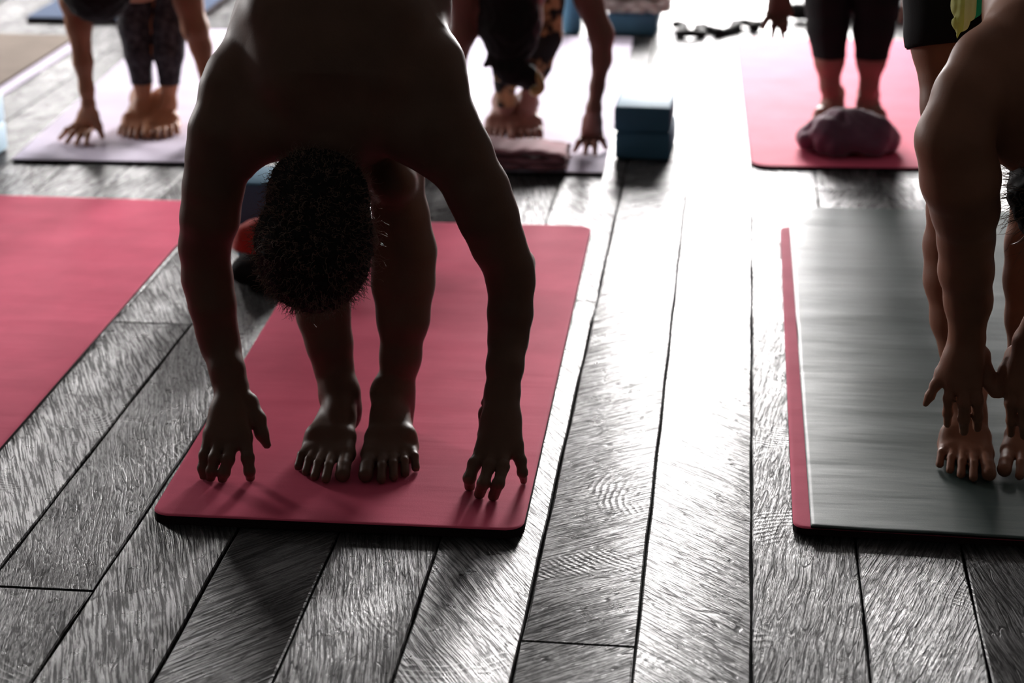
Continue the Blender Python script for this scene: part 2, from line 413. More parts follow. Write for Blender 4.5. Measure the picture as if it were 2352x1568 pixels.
# saw-mark angle (degrees from the length of the plank) for the planks nearest the camera
ANG = {-9: -18, -8: -24, -7: -14, -6: -20, -5: 42, -4: -10, -3: -32, -2: 50, -1: -46, 0: 5, 1: 14, 2: -8}
def plank(ix, y0, y1, par, rnd):
    x0 = PX0 + ix * PW; gap = rnd.uniform(.0022, .0042)
    dz = rnd.uniform(-.0012, .0012); cx, cy = x0 + PW / 2, (y0 + y1) / 2
    ny = max(3, int((y1 - y0) / .12)); hx = PW / 2 - gap / 2; hy = (y1 - y0) / 2 - gap / 2 - .0022
    V = []; Fc = []
    prof = [(-hx, -.020), (-hx, -.0022), (-hx + .0022, 0), (hx - .0022, 0), (hx, -.0022), (hx, -.020)]
    sd = rnd.uniform(0, 50)
    for j in range(ny + 1):
        y = -hy + 2 * hy * j / ny
        for i, (x, z) in enumerate(prof):
            wv = .0009 * math.sin(sd + y * 17 + (3 if x > 0 else 0)) * (1 if x < 0 else -1)
            V.append((x + wv, y, z - (.0022 if j in (0, ny) and z == 0 else 0)))
    n = len(prof)
    for j in range(ny):
        for i in range(n - 1): Fc.append((j * n + i, j * n + i + 1, (j + 1) * n + i + 1, (j + 1) * n + i))
    Fc.append(tuple(range(n))[::-1]); Fc.append(tuple(ny * n + i for i in range(n)))
    Fc = [tuple(reversed(q)) for q in Fc]
    o = link_mesh('plank', V, Fc, M['plank'], par, None, False)
    o.location = (cx, cy, dz - .0005); o.rotation_euler = (rnd.uniform(-.0004, .0004), rnd.uniform(-.004, .004), 0)
    a = ANG.get(ix, rnd.uniform(-35, 35)) if y0 < 4.2 else rnd.uniform(-40, 40)
    o['grain_angle'] = R(a + rnd.uniform(-4, 4)); o['roughness_level'] = {-7: .3, -8: 1.5, -6: 1.35, -5: .8, -2: .6, -1: .5, 0: .6, 1: .55, 2: .5}.get(ix, rnd.uniform(.8, 1.2))
rnd = random.Random(11)
i_lo = int(math.floor((XL - PX0) / PW)) + 1; i_hi = int((XR - PX0) / PW)
for ix in range(-19, 9):
    js = JOINTS.get(ix) or [rnd.uniform(.8, 2), rnd.uniform(3.2, 4.6), rnd.uniform(6, 7.4)]
    if ix == -9: js = [1.5, 3.9, 6.8]
    ys = [1.2] + [j for j in js if j > 1.4] + [YW]
    for a, b in zip(ys[:-1], ys[1:]): plank(ix, a, b, floor, rnd)
# the rest of the boards, outside the picture, as one mass
V = []; Fc = []
def rest(x0, x1, y0, y1):
    b = len(V); V.extend([(x0, y0, -.001), (x1, y0, -.001), (x1, y1, -.001), (x0, y1, -.001), (x0, y0, -.02), (x1, y0, -.02), (x1, y1, -.02), (x0, y1, -.02)])
    for q in ((0, 1, 2, 3), (0, 4, 5, 1), (1, 5, 6, 2), (2, 6, 7, 3), (3, 7, 4, 0)): Fc.append(tuple(b + i for i in q))
for ix in range(i_lo, i_hi):
    x0 = PX0 + ix * PW + .002; x1 = x0 + PW - .004
    if -19 <= ix < 9: rest(x0, x1, YB, 1.2)
    else: rest(x0, x1, YB, YW)
o = link_mesh('outer_boards', V, Fc, M['plank'], floor, None, False); o['kind'] = 'stuff'; o['grain_angle'] = .2; o['roughness_level'] = 1.0

def wall_with_holes(name, axis, pos, a0, a1, z1, holes, thick):
    """a wall of solid pieces round its openings, joined in one mesh"""
    bm = bmesh.new()
    cuts = sorted({a0, a1, *[h[0] for h in holes], *[h[1] for h in holes]})
    for u, v in zip(cuts[:-1], cuts[1:]):
        hs = [h for h in holes if h[0] <= u and h[1] >= v]
        spans = [(0, z1)] if not hs else [(0, hs[0][2]), (hs[0][3], z1)]
        for s0, s1 in spans:
            if s1 - s0 < .001: continue
            if axis == 'y': b2 = box_bm(u, v, pos, pos + thick, s0 - .02, s1)
            else: b2 = box_bm(pos, pos + thick, u, v, s0 - .02, s1)
            me = bpy.data.meshes.new('tmp'); b2.to_mesh(me); b2.free(); bm.from_mesh(me); bpy.data.meshes.remove(me)
    return tag(bm_obj(name, bm, M['wall']), kind='structure')
wall_with_holes('wall_far', 'y', YW, XL - .2, XR + .2, ZC, WINDOWS, .2)
wall_with_holes('wall_left', 'x', XL - .2, YB, YW, ZC, SIDE, .2)
wall_with_holes('wall_right', 'x', XR, YB, YW, ZC, [], .2)
wall_with_holes('wall_near', 'y', YB - .2, XL - .2, XR + .2, ZC, [], .2)
tag(bm_obj('ceiling', box_bm(XL - .2, XR + .2, YB - .2, YW + .2, ZC, ZC + .1), M['wall']), kind='structure')
def frame(name, axis, pos, a0, a1, z0, z1, n):
    root = empty(name, (0, 0, 0)); tag(root, kind='structure')
    def bar(u0, u1, s0, s1, nm):
        b = box_bm(u0, u1, pos, pos + .06, s0, s1, .004, 1) if axis == 'y' else box_bm(pos, pos + .06, u0, u1, s0, s1, .004, 1)
        bm_obj(nm, b, M['frame'], root)
    t = .045
    bar(a0, a0 + t, z0, z1, 'jamb'); bar(a1 - t, a1, z0, z1, 'jamb'); bar(a0 + t, a1 - t, z1 - t, z1, 'head_rail'); bar(a0 + t, a1 - t, z0, z0 + t, 'sill_rail')
    for i in range(1, n):
        u = a0 + (a1 - a0) * i / n; bar(u - .02, u + .02, z0 + t, z1 - t, 'mullion')
for i, (x0, x1, z0, z1) in enumerate(WINDOWS): frame('window_%d' % (i + 1), 'y', YW + .07, x0, x1, z0, z1, 2 if i == 0 else 3)
for y0, y1, z0, z1 in SIDE: frame('window_3', 'x', XL - .13, y0, y1, z0, z1, 3)

# ------------------------------------------------------------------ mats
def yoga_mat(pts, thick, mat, label, z0=0.0008, corner=.03, curl=None, name='yoga_mat', group=None, wave=.0006, nx=28, ny=64, seed=0):
    """pts: near-left, near-right, far-right, far-left corners on the floor"""
    nl, nr, fr, fl = [Vector((p[0], p[1], 0)) for p in pts]
    org = (nl + nr) / 2; W = (nr - nl).length; L = ((fl - nl).length)
    V = []; Fc = []; cr = corner
    def at(u, v, z):
        # round the corners by pulling the end columns in
        du = min(u, 1 - u) * W; dv = min(v, 1 - v) * L
        p = nl.lerp(nr, u).lerp(fl.lerp(fr, u), v)
        if curl: p = p + Vector((curl(u, v), 0, 0))
        return Vector((p.x, p.y, z))
    us = [0, .004, .012, .025, .045] + [.08 + .84 * i / nx for i in range(nx + 1)] + [.955, .975, .988, .996, 1]
    vs = [0, .0015, .005, .010, .017] + [.03 + .94 * i / ny for i in range(ny + 1)] + [.983, .990, .995, .9985, 1]
    nu, nv = len(us), len(vs)
    def squircle(u, v):
        du = min(u, 1 - u) * W; dv = min(v, 1 - v) * L
        if du < cr and dv < cr:
            a = cr - du; b = cr - dv; m = math.hypot(a, b); M_ = max(a, b)
            if m > 1e-9:
                s = M_ / m; a *= s; b *= s
            nu_ = (cr - a) / W; nv_ = (cr - b) / L
            u = nu_ if u < .5 else 1 - nu_; v = nv_ if v < .5 else 1 - nv_
        return u, v
    top = z0 + thick
    for j, v in enumerate(vs):
        for i, u in enumerate(us):
            uu, vv = squircle(u, v)
            e = min(min(u, 1 - u) * W, min(v, 1 - v) * L)
            zz = top - (.0015 if e < .0005 else 0) + wave * noise.noise(Vector((u * 3 + seed, v * 9, seed)))
            if e < .0005: zz = min(zz, top - .001)
            V.append(at(uu, vv, zz))
    idx = lambda i, j: j * nu + i
    for j in range(nv - 1):
        for i in range(nu - 1): Fc.append((idx(i, j), idx(i + 1, j), idx(i + 1, j + 1), idx(i, j + 1)))
    loop = [idx(i, 0) for i in range(nu)] + [idx(nu - 1, j) for j in range(1, nv)] + [idx(i, nv - 1) for i in range(nu - 2, -1, -1)] + [idx(0, j) for j in range(nv - 2, 0, -1)]
    b = len(V)
    for q in loop: V.append(Vector((V[q].x, V[q].y, z0)))
    n = len(loop)
    for i in range(n): Fc.append((loop[i], b + i, b + (i + 1) % n, loop[(i + 1) % n]))
    Fc.append(tuple(b + i for i in range(n))[::-1])
    V = [(p.x, p.y, p.z) for p in V]
    o = link_mesh(name, V, Fc, mat, None, (org.x, org.y, 0)); tag(o, label, 'yoga mat', group)
    o.data.materials.append(M['shadeside'])  # sides and underside take the painted shade colour
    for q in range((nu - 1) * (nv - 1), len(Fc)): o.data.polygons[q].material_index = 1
    md = o.modifiers.new('edge', 'EDGE_SPLIT'); md.split_angle = R(50)
    return o
MT = .0085
yoga_mat([G(346, 1203)[:2], G(1200, 1240)[:2], (-.32, 4.60), (-.945, 4.58)], .0165, M['pink'], 'thick pink yoga mat under the bending bare-backed man', seed=1)
yoga_mat([(-1.86, 2.62), (-1.243, 2.62), (-1.262, 4.735), (-1.88, 4.735)], .008, M['pink'], 'empty pink yoga mat at the left edge, nobody on it', seed=2)
yoga_mat([(-1.9, 5.078), (-1.29, 5.105), (-1.33, 6.88), (-2.0, 6.86)], .008, M['lilac'], 'pale lilac yoga mat under the person in marled grey leggings', seed=3, corner=.008)
yoga_mat([(-.94, 5.085), (-.327, 5.113), (-.345, 6.89), (-.955, 6.87)], .008, M['lilac'], 'pale lilac yoga mat carrying the folded dusty pink blanket', seed=4, corner=.008)
yoga_mat([(.055, 5.225), (.665, 5.262), (.62, 6.95), (.0, 6.92)], .008, M['pink'], 'pink yoga mat with the plum cloth heap on its near end', seed=5, corner=.05)
yoga_mat([(.120, 2.975), (.72, 2.96), (.72, 4.655), (.121, 4.66)], .012, M['pink'], 'pink yoga mat showing as a strip beneath the grey green mat', seed=6, corner=.02)
yoga_mat([(.1475, 2.97), (.757, 2.955), (.76, 4.82), (.143, 4.815)], .005, M['grey'], 'grey green yoga mat laid over a pink one', z0=.0145, seed=7, corner=.003, wave=.003)
yoga_mat([(-2.9, 4.3), (-2.24, 4.3), (-2.235, 6.70), (-2.9, 6.70)], .012, M['taupe'], 'taupe yoga mat far left with a thin lilac border', seed=8, corner=.01)
bd = bm_obj('border_strip', box_bm(-.0, .045, 0, 2.35, 0, .006, .002, 1), M['lilac'], None, (-2.232, 4.33, .001))
tag(bd, 'thin lilac strip lying along the taupe mat far left', 'strip')
yoga_mat([(-2.506, 6.958), (-1.9, 6.975), (-1.92, 8.7), (-2.52, 8.7)], .02, M['bluegrey'], 'blue grey yoga mat behind the arm of the person far left', seed=9, corner=.01)

# ------------------------------------------------------------------ blocks, cloths and small things
def block(x, y, z, sx, sy, sz, rz, mat, label, group=None):
    bm = box_bm(-sx / 2, sx / 2, -sy / 2, sy / 2, 0, sz, .008, 3)
    o = bm_obj('yoga_block', bm, mat, None, (x, y, z), True); o.rotation_euler[2] = rz
    tag(o, label, 'yoga block', group); md = o.modifiers.new('edge', 'EDGE_SPLIT'); md.split_angle = R(40); return o
g1 = G(1475, 368)
block(g1.x + .004, g1.y + .11, .001, .148, .22, .075, R(-2), M['block'], 'lower blue foam block of the stack on the bright boards')
block(g1.x, g1.y + .105, .0765, .150, .22, .068, R(-1), M['block'], 'upper blue foam block of the stack, top catching the light')
g2 = G(625, 625)
block(g2.x, g2.y + .08, .001, .155, .155, .10, 0, M['block'], 'lower blue foam block standing behind the bending man')
block(g2.x, g2.y + .08, .1015, .152, .155, .10, R(1), M['block'], 'upper blue foam block behind the bending man, beside his hair')
block(-2.032, 5.14, .001, .15, .15, .078, 0, M['pale'], 'lower pale blue block cut off at the left edge')
block(-2.033, 5.14, .0795, .15, .15, .078, 0, M['pale'], 'upper pale blue block cut off at the left edge')
g3 = G(1452, 82)
block(g3.x, g3.y + .1, .001, .17, .2, .075, R(-2), M['block'], 'dark blue foam block beneath the light blanket at the back')

def cloth_heap(name, c, rx, ry, rz, mat, label, cat, lobes, seed, amp=.006, fq=55):
    f = Field(.005); rn = random.Random(seed)
    for i in range(lobes):
        a = rn.uniform(0, 6.28); u = rn.uniform(0, .62)
        p = Vector((c[0] + rx * u * math.cos(a), c[1] + ry * u * math.sin(a), c[2] + rz * .42))
        q = Vector((c[0] + rx * .75 * math.cos(a + .5), c[1] + ry * .7 * math.sin(a + .5), c[2] + rz * .28))
        r_ = rz * rn.uniform(.38, .52)
        f.chain([(p + Vector((0, 0, rz * .18 * (1 - u))), r_), (q, r_ * .62)], .012)
    for i in range(22):                          # folds running over the heap
        a = rn.uniform(0, 6.28); b = a + rn.uniform(-.9, .9); ch = []
        for j in range(6):
            u = .15 + .75 * j / 5; aa = a + (b - a) * u
            ch.append((Vector((c[0] + rx * .86 * u * math.cos(aa), c[1] + ry * .82 * u * math.sin(aa), c[2] + rz * (1.04 - .66 * u * u))), .013 - .004 * u))
        f.chain(ch, .007)
    o = field_obj(name, f, mat, None, (c[0], c[1], c[2]), wob=(amp, fq), cut=[((0, 0, c[2]), (0, 0, -1))])
    return tag(o, label, cat)
cc = G(1945, 352, .01)
cloth_heap('cloth_heap', (cc.x, cc.y + .03, .0095), .15, .10, .10, M['plum'], 'crumpled plum cloth heap on near end of a pink mat', 'cloth', 26, 5, .002, 70)

def folded_blanket(x0, x1, y0, y1, z0, layers, th, mat, label):
    root = empty('folded_blanket', ((x0 + x1) / 2, (y0 + y1) / 2, z0)); tag(root, label, 'blanket')
    for i in range(layers):
        V = []; Fc = []; nx, na = 36, 22; sd = i * 3.3
        for a in range(nx + 1):
            x = x0 + (x1 - x0) * a / nx; sag = .010 * math.sin(a / nx * 3.1 + sd) + .006 * math.sin(a * .5 + sd)
            for b in range(na):
                t = 2 * math.pi * b / na; ex = (abs(math.cos(t)) ** .35) * math.copysign(1, math.cos(t)); ez = (abs(math.sin(t)) ** .7) * math.copysign(1, math.sin(t))
                y = (y0 + y1) / 2 + (y1 - y0) / 2 * ex * (1 - .03 * i) + .004 * math.sin(a * .8 + sd)
                end = min(a, nx - a) / nx; tt = th / 2 * (1 if end > .04 else .6)
                z = z0 + th * (i + .5) + tt * ez + (sag * .35 * (i + 1) * .5 if i else 0) + .0012 * math.sin(a * 1.3 + b)
                V.append((x + .004 * math.sin(b + sd), y, max(z, z0)))
        for a in range(nx):
            for b in range(na): Fc.append((a * na + b, a * na + (b + 1) % na, (a + 1) * na + (b + 1) % na, (a + 1) * na + b))
        Fc.append(tuple(range(na))); Fc.append(tuple(nx * na + b for b in range(na))[::-1])
        link_mesh('fold', V, [tuple(reversed(q)) for q in Fc], mat, root, root.location)
    return root
folded_blanket(-.80, -.425, 5.10, 5.25, .0095, 3, .017, M['blanket'], 'folded dusty pink blanket by the feet on the lilac mat')
folded_blanket(g3.x - .13, g3.x + .13, g3.y - .01, g3.y + .26, .0775, 3, .022, M['light'], 'light grey blanket folded over the dark blue block')
# round blue thing beside it
def lathe(name, prof, mat, loc, n=32, parent=None):
    V = []; Fc = []
    for r_, z in prof:
        for j in range(n): V.append((r_ * math.cos(j * 2 * math.pi / n), r_ * math.sin(j * 2 * math.pi / n), z))
    for i in range(len(prof) - 1):
        for j in range(n): Fc.append((i * n + j, i * n + (j + 1) % n, (i + 1) * n + (j + 1) % n, (i + 1) * n + j))
    Fc.append(tuple(range(n))[::-1]); Fc.append(tuple((len(prof) - 1) * n + j for j in range(n)))
    o = link_mesh(name, V, Fc, mat, parent, None); o.location = loc; return o
gb = G(1312, 80)
bt = lathe('water_bottle', [(.028, 0), (.033, .004), (.034, .01), (.034, .05), (.031, .075), (.034, .10), (.033, .15), (.018, .18), (.014, .185)], M['block'], (gb.x, gb.y + .03, .001)); tag(bt, 'round blue water bottle behind the far bending person', 'bottle')
lathe('cap', [(.015, .185), (.016, .187), (.016, .208), (.012, .211)], M['white'], (0, 0, 0), 24, bt)
# strap tangle
def tube(name, pts, r, mat, flat=.35, n=8, parent=None, closed=False):
    V = []; Fc = []; pts = [Vector(p) for p in pts]; m = len(pts)
    for i, p in enumerate(pts):
        d = (pts[min(i + 1, m - 1)] - pts[max(i - 1, 0)]).normalized(); s = d.cross(Vector((0, 0, 1))).normalized(); u = s.cross(d)
        for j in range(n):
            a = 2 * math.pi * j / n; V.append(p + s * r * math.cos(a) + u * r * flat * math.sin(a))
    for i in range(m - 1):
        for j in range(n): Fc.append((i * n + j, i * n + (j + 1) % n, (i + 1) * n + (j + 1) % n, (i + 1) * n + j))
    Fc.append(tuple(range(n))[::-1]); Fc.append(tuple((m - 1) * n + j for j in range(n)))
    return link_mesh(name, [tuple(v) for v in V], [tuple(reversed(q)) for q in Fc], mat, parent, pts[0])
pts = []
for i in range(90):
    u = i / 89; c = G(1545 + 205 * u, 74 + 9 * math.sin(u * 5), 0)
    pts.append(c + Vector((.02 * math.sin(u * 31), .06 * math.cos(u * 17), .016 + .004 * math.sin(u * 40))))
st = tube('yoga_strap', pts, .018, M['black'], .8); tag(st, 'loose dark strap tangled on the white-lit boards at the back', 'strap')
# black bolster far behind the standing legs
def bolster(x0, x1, y, r_, mat, label):
    prof = [(r_ * .55, 0), (r_ * .9, .008), (r_, .03), (r_, x1 - x0 - .03), (r_ * .9, x1 - x0 - .008), (r_ * .55, x1 - x0)]
    o = lathe('bolster', prof, mat, (x0, y, r_ + .001)); o.rotation_euler = (0, math.pi / 2, 0); tag(o, label, 'bolster')
gq = G(1830, 52)
bolster(gq.x - .03, gq.x + .55, gq.y + .05, .03, M['black'], 'slim black roll on the floor behind the legs in black capris')

# red pouch on a black bag, behind the man's arm
gr = G(588, 672)
f = Field(.004)
for (dx, dz, r_) in ((-.03, .035, .034), (.03, .035, .036), (0, .045, .04), (.05, .03, .03)): f.chain([(Vector((gr.x + dx, gr.y + .045, dz)), r_), (Vector((gr.x + dx * .8, gr.y + .075, dz)), r_)], .02)
tag(field_obj('bag', f, M['black'], None, (gr.x, gr.y + .06, .0), wob=(.002, 60), cut=[((0, 0, .001), (0, 0, -1))]), 'small black bag on the boards behind the bending man', 'bag')
f = Field(.004)
f.chain([(Vector((gr.x - .022, gr.y + .055, .10)), .040), (Vector((gr.x + .02, gr.y + .06, .108)), .044)], .02)
f.ball(Vector((gr.x + .0, gr.y + .055, .09)), .05, .02)
tag(field_obj('wool_cap', f, M['red'], None, (gr.x, gr.y + .06, .07), wob=(.0015, 90), cut=[((0, 0, .084), (0, 0, -1))]), 'red wool cap on the black bag, showing beside the hair', 'cap')

# ------------------------------------------------------------------ PEOPLE
TOP_A = .0176
ZM = .0090
# ---- the bending man in front
def person_A():
    f = Field(.0034)
    Yl = 3.27
    legL = pc([(752, -150, 100, 3.44), (742, 120, 86, 3.40), (735, 400, 64, 3.33), (732, 560, 63, 3.31), (740, 660, 61, 3.30), (743, 723, 57, 3.29), (757, 790, 49, 3.28), (768, 850, 40, 3.275), (779, 900, 36, 3.27), (784, 935, 37, 3.27)])
    legR = pc([(850, -150, 100, 3.44), (878, 120, 86, 3.40), (903, 400, 66, 3.33), (922, 500, 60, 3.31), (928, 576, 70, 3.31), (926, 650, 68, 3.30), (926, 730, 56, 3.285), (920, 820, 43, 3.275), (909, 900, 38, 3.27), (905, 935, 40, 3.27)])
    f.chain(legL, .02); f.chain(legR, .02)
    f.ball(P(735, 420, 3.27), rad(50, P(735, 420, 3.27)), .03); f.ball(P(905, 420, 3.27), rad(50, P(905, 420, 3.27)), .03)
    foot(f, G(800, 974, TOP_A), G(726, 1112, TOP_A), 1, *legL[-1], s=1.0)
    foot(f, G(899, 974, TOP_A), G(897, 1114, TOP_A), -1, *legR[-1], s=1.0)
    # trunk, wide across and flat front to back
    fd = (Vector((0, 1, .35)), .52)
    f.chain(pc([(800, -230, 200, 3.50), (797, -120, 215, 3.42), (790, 0, 232, 3.34), (778, 110, 232, 3.28), (772, 200, 195, 3.24)]), .04, fd)
    f.chain(pc([(772, 170, 150, 3.24), (770, 300, 88, 3.22), (750, 380, 72, 3.20)]), .04)
    # shoulder girdle
    f.chain(pc([(640, 120, 105, 3.28), (545, 190, 68, 3.24), (524, 215, 57, 3.22)]), .04)
    f.chain(pc([(900, 120, 105, 3.28), (985, 160, 72, 3.24), (1004, 200, 62, 3.22)]), .04)
    f.chain(pc([(660, 230, 85, 3.22), (560, 290, 62, 3.21)]), .05); f.chain(pc([(880, 250, 95, 3.22), (1000, 300, 68, 3.21)]), .05)
    f.chain(pc([(600, 290, 50, 3.20), (540, 370, 52, 3.20)]), .04); f.chain(pc([(690, 300, 50, 3.21), (600, 300, 50, 3.20)]), .04)
    f.chain(pc([(960, 330, 50, 3.20), (1040, 390, 50, 3.20)]), .04)
    # arms
    armL = [(525, 215, 57, 3.22), (499, 300, 62, 3.20), (492, 360, 61, 3.20), (490, 430, 66, 3.20), (482, 500, 64, 3.20), (470, 565, 55, 3.21), (476, 640, 54, 3.21), (488, 700, 50, 3.20), (498, 760, 44, 3.20), (508, 800, 40, 3.195), (522, 850, 37, 3.165), (533, 888, 34, 3.15)]
    armR = [(1004, 205, 62, 3.22), (1032, 290, 64, 3.20), (1058, 350, 69, 3.20), (1098, 440, 70, 3.20), (1122, 500, 66, 3.20), (1144, 560, 59, 3.21), (1168, 612, 53, 3.22), (1174, 650, 50, 3.22), (1172, 720, 48, 3.21), (1167, 780, 42, 3.20), (1160, 840, 39, 3.165), (1155, 895, 37, 3.145)]
    f.chain(pc(armL), .018); f.chain(pc(armR), .018)
    f.ball(P(1207, 600, 3.25), rad(19, P(1207, 600, 3.25)), .02); f.ball(P(443, 600, 3.24), rad(24, P(443, 600, 3.24)), .02)
    f.ball(P(506, 880, 3.15), rad(12, P(506, 880, 3.15)), .016); f.ball(P(1116, 925, 3.145), rad(12, P(1116, 925, 3.145)), .016)
    # scapulae and spine
    for x in (640, 900): f.chain(pc([(x, 40, 70, 3.215), (x + (20 if x < 700 else -20), 170, 55, 3.185)]), .04)
    # head (bald shape under the hair), ears, face turned to the shins
    hc = P(722, 555, 3.125); rr = lambda px: rad(px, hc)
    f.chain([(P(728, 490, 3.15), rr(96)), (P(722, 590, 3.12), rr(108))], .03, (Vector((1, 0, 0)), .92))
    f.chain([(P(735, 400, 3.19), rr(60)), (P(730, 450, 3.20), rr(70))], .03)
    f.ball(P(730, 470, 3.235), rr(22), .015); f.chain([(P(730, 525, 3.225), rr(12)), (P(730, 505, 3.238), rr(14))], .01)
    for sx in (-1, 1):
        e = P(725 + sx * 112, 520, 3.16); f.chain([(e, .010), (e + Vector((sx * .012, -.004, -.024)), .011), (e + Vector((sx * .004, 0, .02)), .007)], .006)
    # hands
    def F4(lst, tipz=TOP_A):
        out = [(P(x, y, Y - .045), rad(r_, P(x, y, Y))) for x, y, Y, r_ in lst[:-1]]
        x, y, r_ = lst[-1]; rw_ = rad(r_, P(x, y, 3.1)); out.append((G(x, y, tipz + rw_ - .003), rw_)); return out
    w1 = P(533, 892, 3.15)
    hand(f, w1, rad(36, w1), [
        F4([(563, 1005, 3.125, 15.5), (569, 1052, 3.09, 14), (573, 1082, 3.08, 12), (575, 1098, 10.5)]),
        F4([(534, 1012, 3.12, 16), (524, 1055, 3.085, 14), (515, 1085, 3.075, 12.5), (511, 1100, 11)]),
        F4([(505, 1008, 3.125, 15.5), (493, 1052, 3.09, 13.5), (486, 1082, 3.08, 12), (484, 1098, 10.5)]),
        F4([(483, 995, 3.135, 14), (470, 1045, 3.105, 12.5), (466, 1075, 3.095, 11.5), (468, 1094, 10)])],
        [(P(570, 925, 3.135), rad(22, w1)), (P(593, 962, 3.115), rad(17, w1)), (P(601, 995, 3.105), rad(14.5, w1)), (P(613, 1021, 3.10), rad(10, w1))])
    w2 = P(1154, 900, 3.145)
    hand(f, w2, rad(40, w2), [
        F4([(1108, 1035, 3.12, 16), (1090, 1065, 3.09, 14.5), (1078, 1098, 3.07, 13.5), (1079, 1117, 12.5)]),
        F4([(1130, 1038, 3.115, 16), (1123, 1070, 3.08, 14), (1110, 1110, 3.05, 13.5), (1101, 1135, 12.5)]),
        F4([(1158, 1038, 3.115, 16), (1155, 1072, 3.08, 14), (1145, 1110, 3.05, 13), (1133, 1140, 12.5)]),
        F4([(1186, 1022, 3.13, 14.5), (1196, 1058, 3.11, 12.5), (1200, 1085, 3.10, 11), (1203, 1106, 8)])],
        [(P(1120, 950, 3.165), rad(20, w2)), (P(1113, 1000, 3.15), rad(15, w2)), (P(1118, 1040, 3.14), rad(12, w2))])
    org = (hc.x, 3.27, TOP_A)
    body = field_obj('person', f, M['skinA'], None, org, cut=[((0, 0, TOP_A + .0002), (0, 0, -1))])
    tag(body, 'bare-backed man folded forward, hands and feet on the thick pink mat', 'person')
    # hair
    h = Field(.003)
    h.chain([(P(742, 455, 3.115), rr(104)), (P(722, 560, 3.095), rr(124)), (P(722, 600, 3.10), rr(116))], .03)
    h.ball(P(700, 430, 3.13), rr(78), .03)
    hair = field_obj('hair', h, M['hair'], body, tuple(body.location), wob=(.0022, 190))
    me = hair.data; n = len(me.vertices); sel = []
    rn = random.Random(3)
    for i in range(0, n, 5):
        v = me.vertices[i]; sel.append((Vector(v.co), v.normal.copy()))
    curl_strands(sel, 3400, .014, M['hairtip'], hair, .0006, 4, 'curls')
    bpy.context.view_layer.update()
    # shorts, above the picture
    s = Field(.006)
    s.chain(pc([(752, -180, 112, 3.45), (745, 20, 92, 3.42)]), .03); s.chain(pc([(852, -180, 112, 3.45), (872, 20, 92, 3.42)]), .03)
    s.chain(pc([(800, -250, 215, 3.50), (799, -190, 222, 3.47)], grow=.004), .04, fd)
    c0 = P(800, -10, 3.4)
    field_obj('shorts', s, M['black'], body, org, cut=[(c0, (0, -.2, -1))])
    return body
A = person_A()

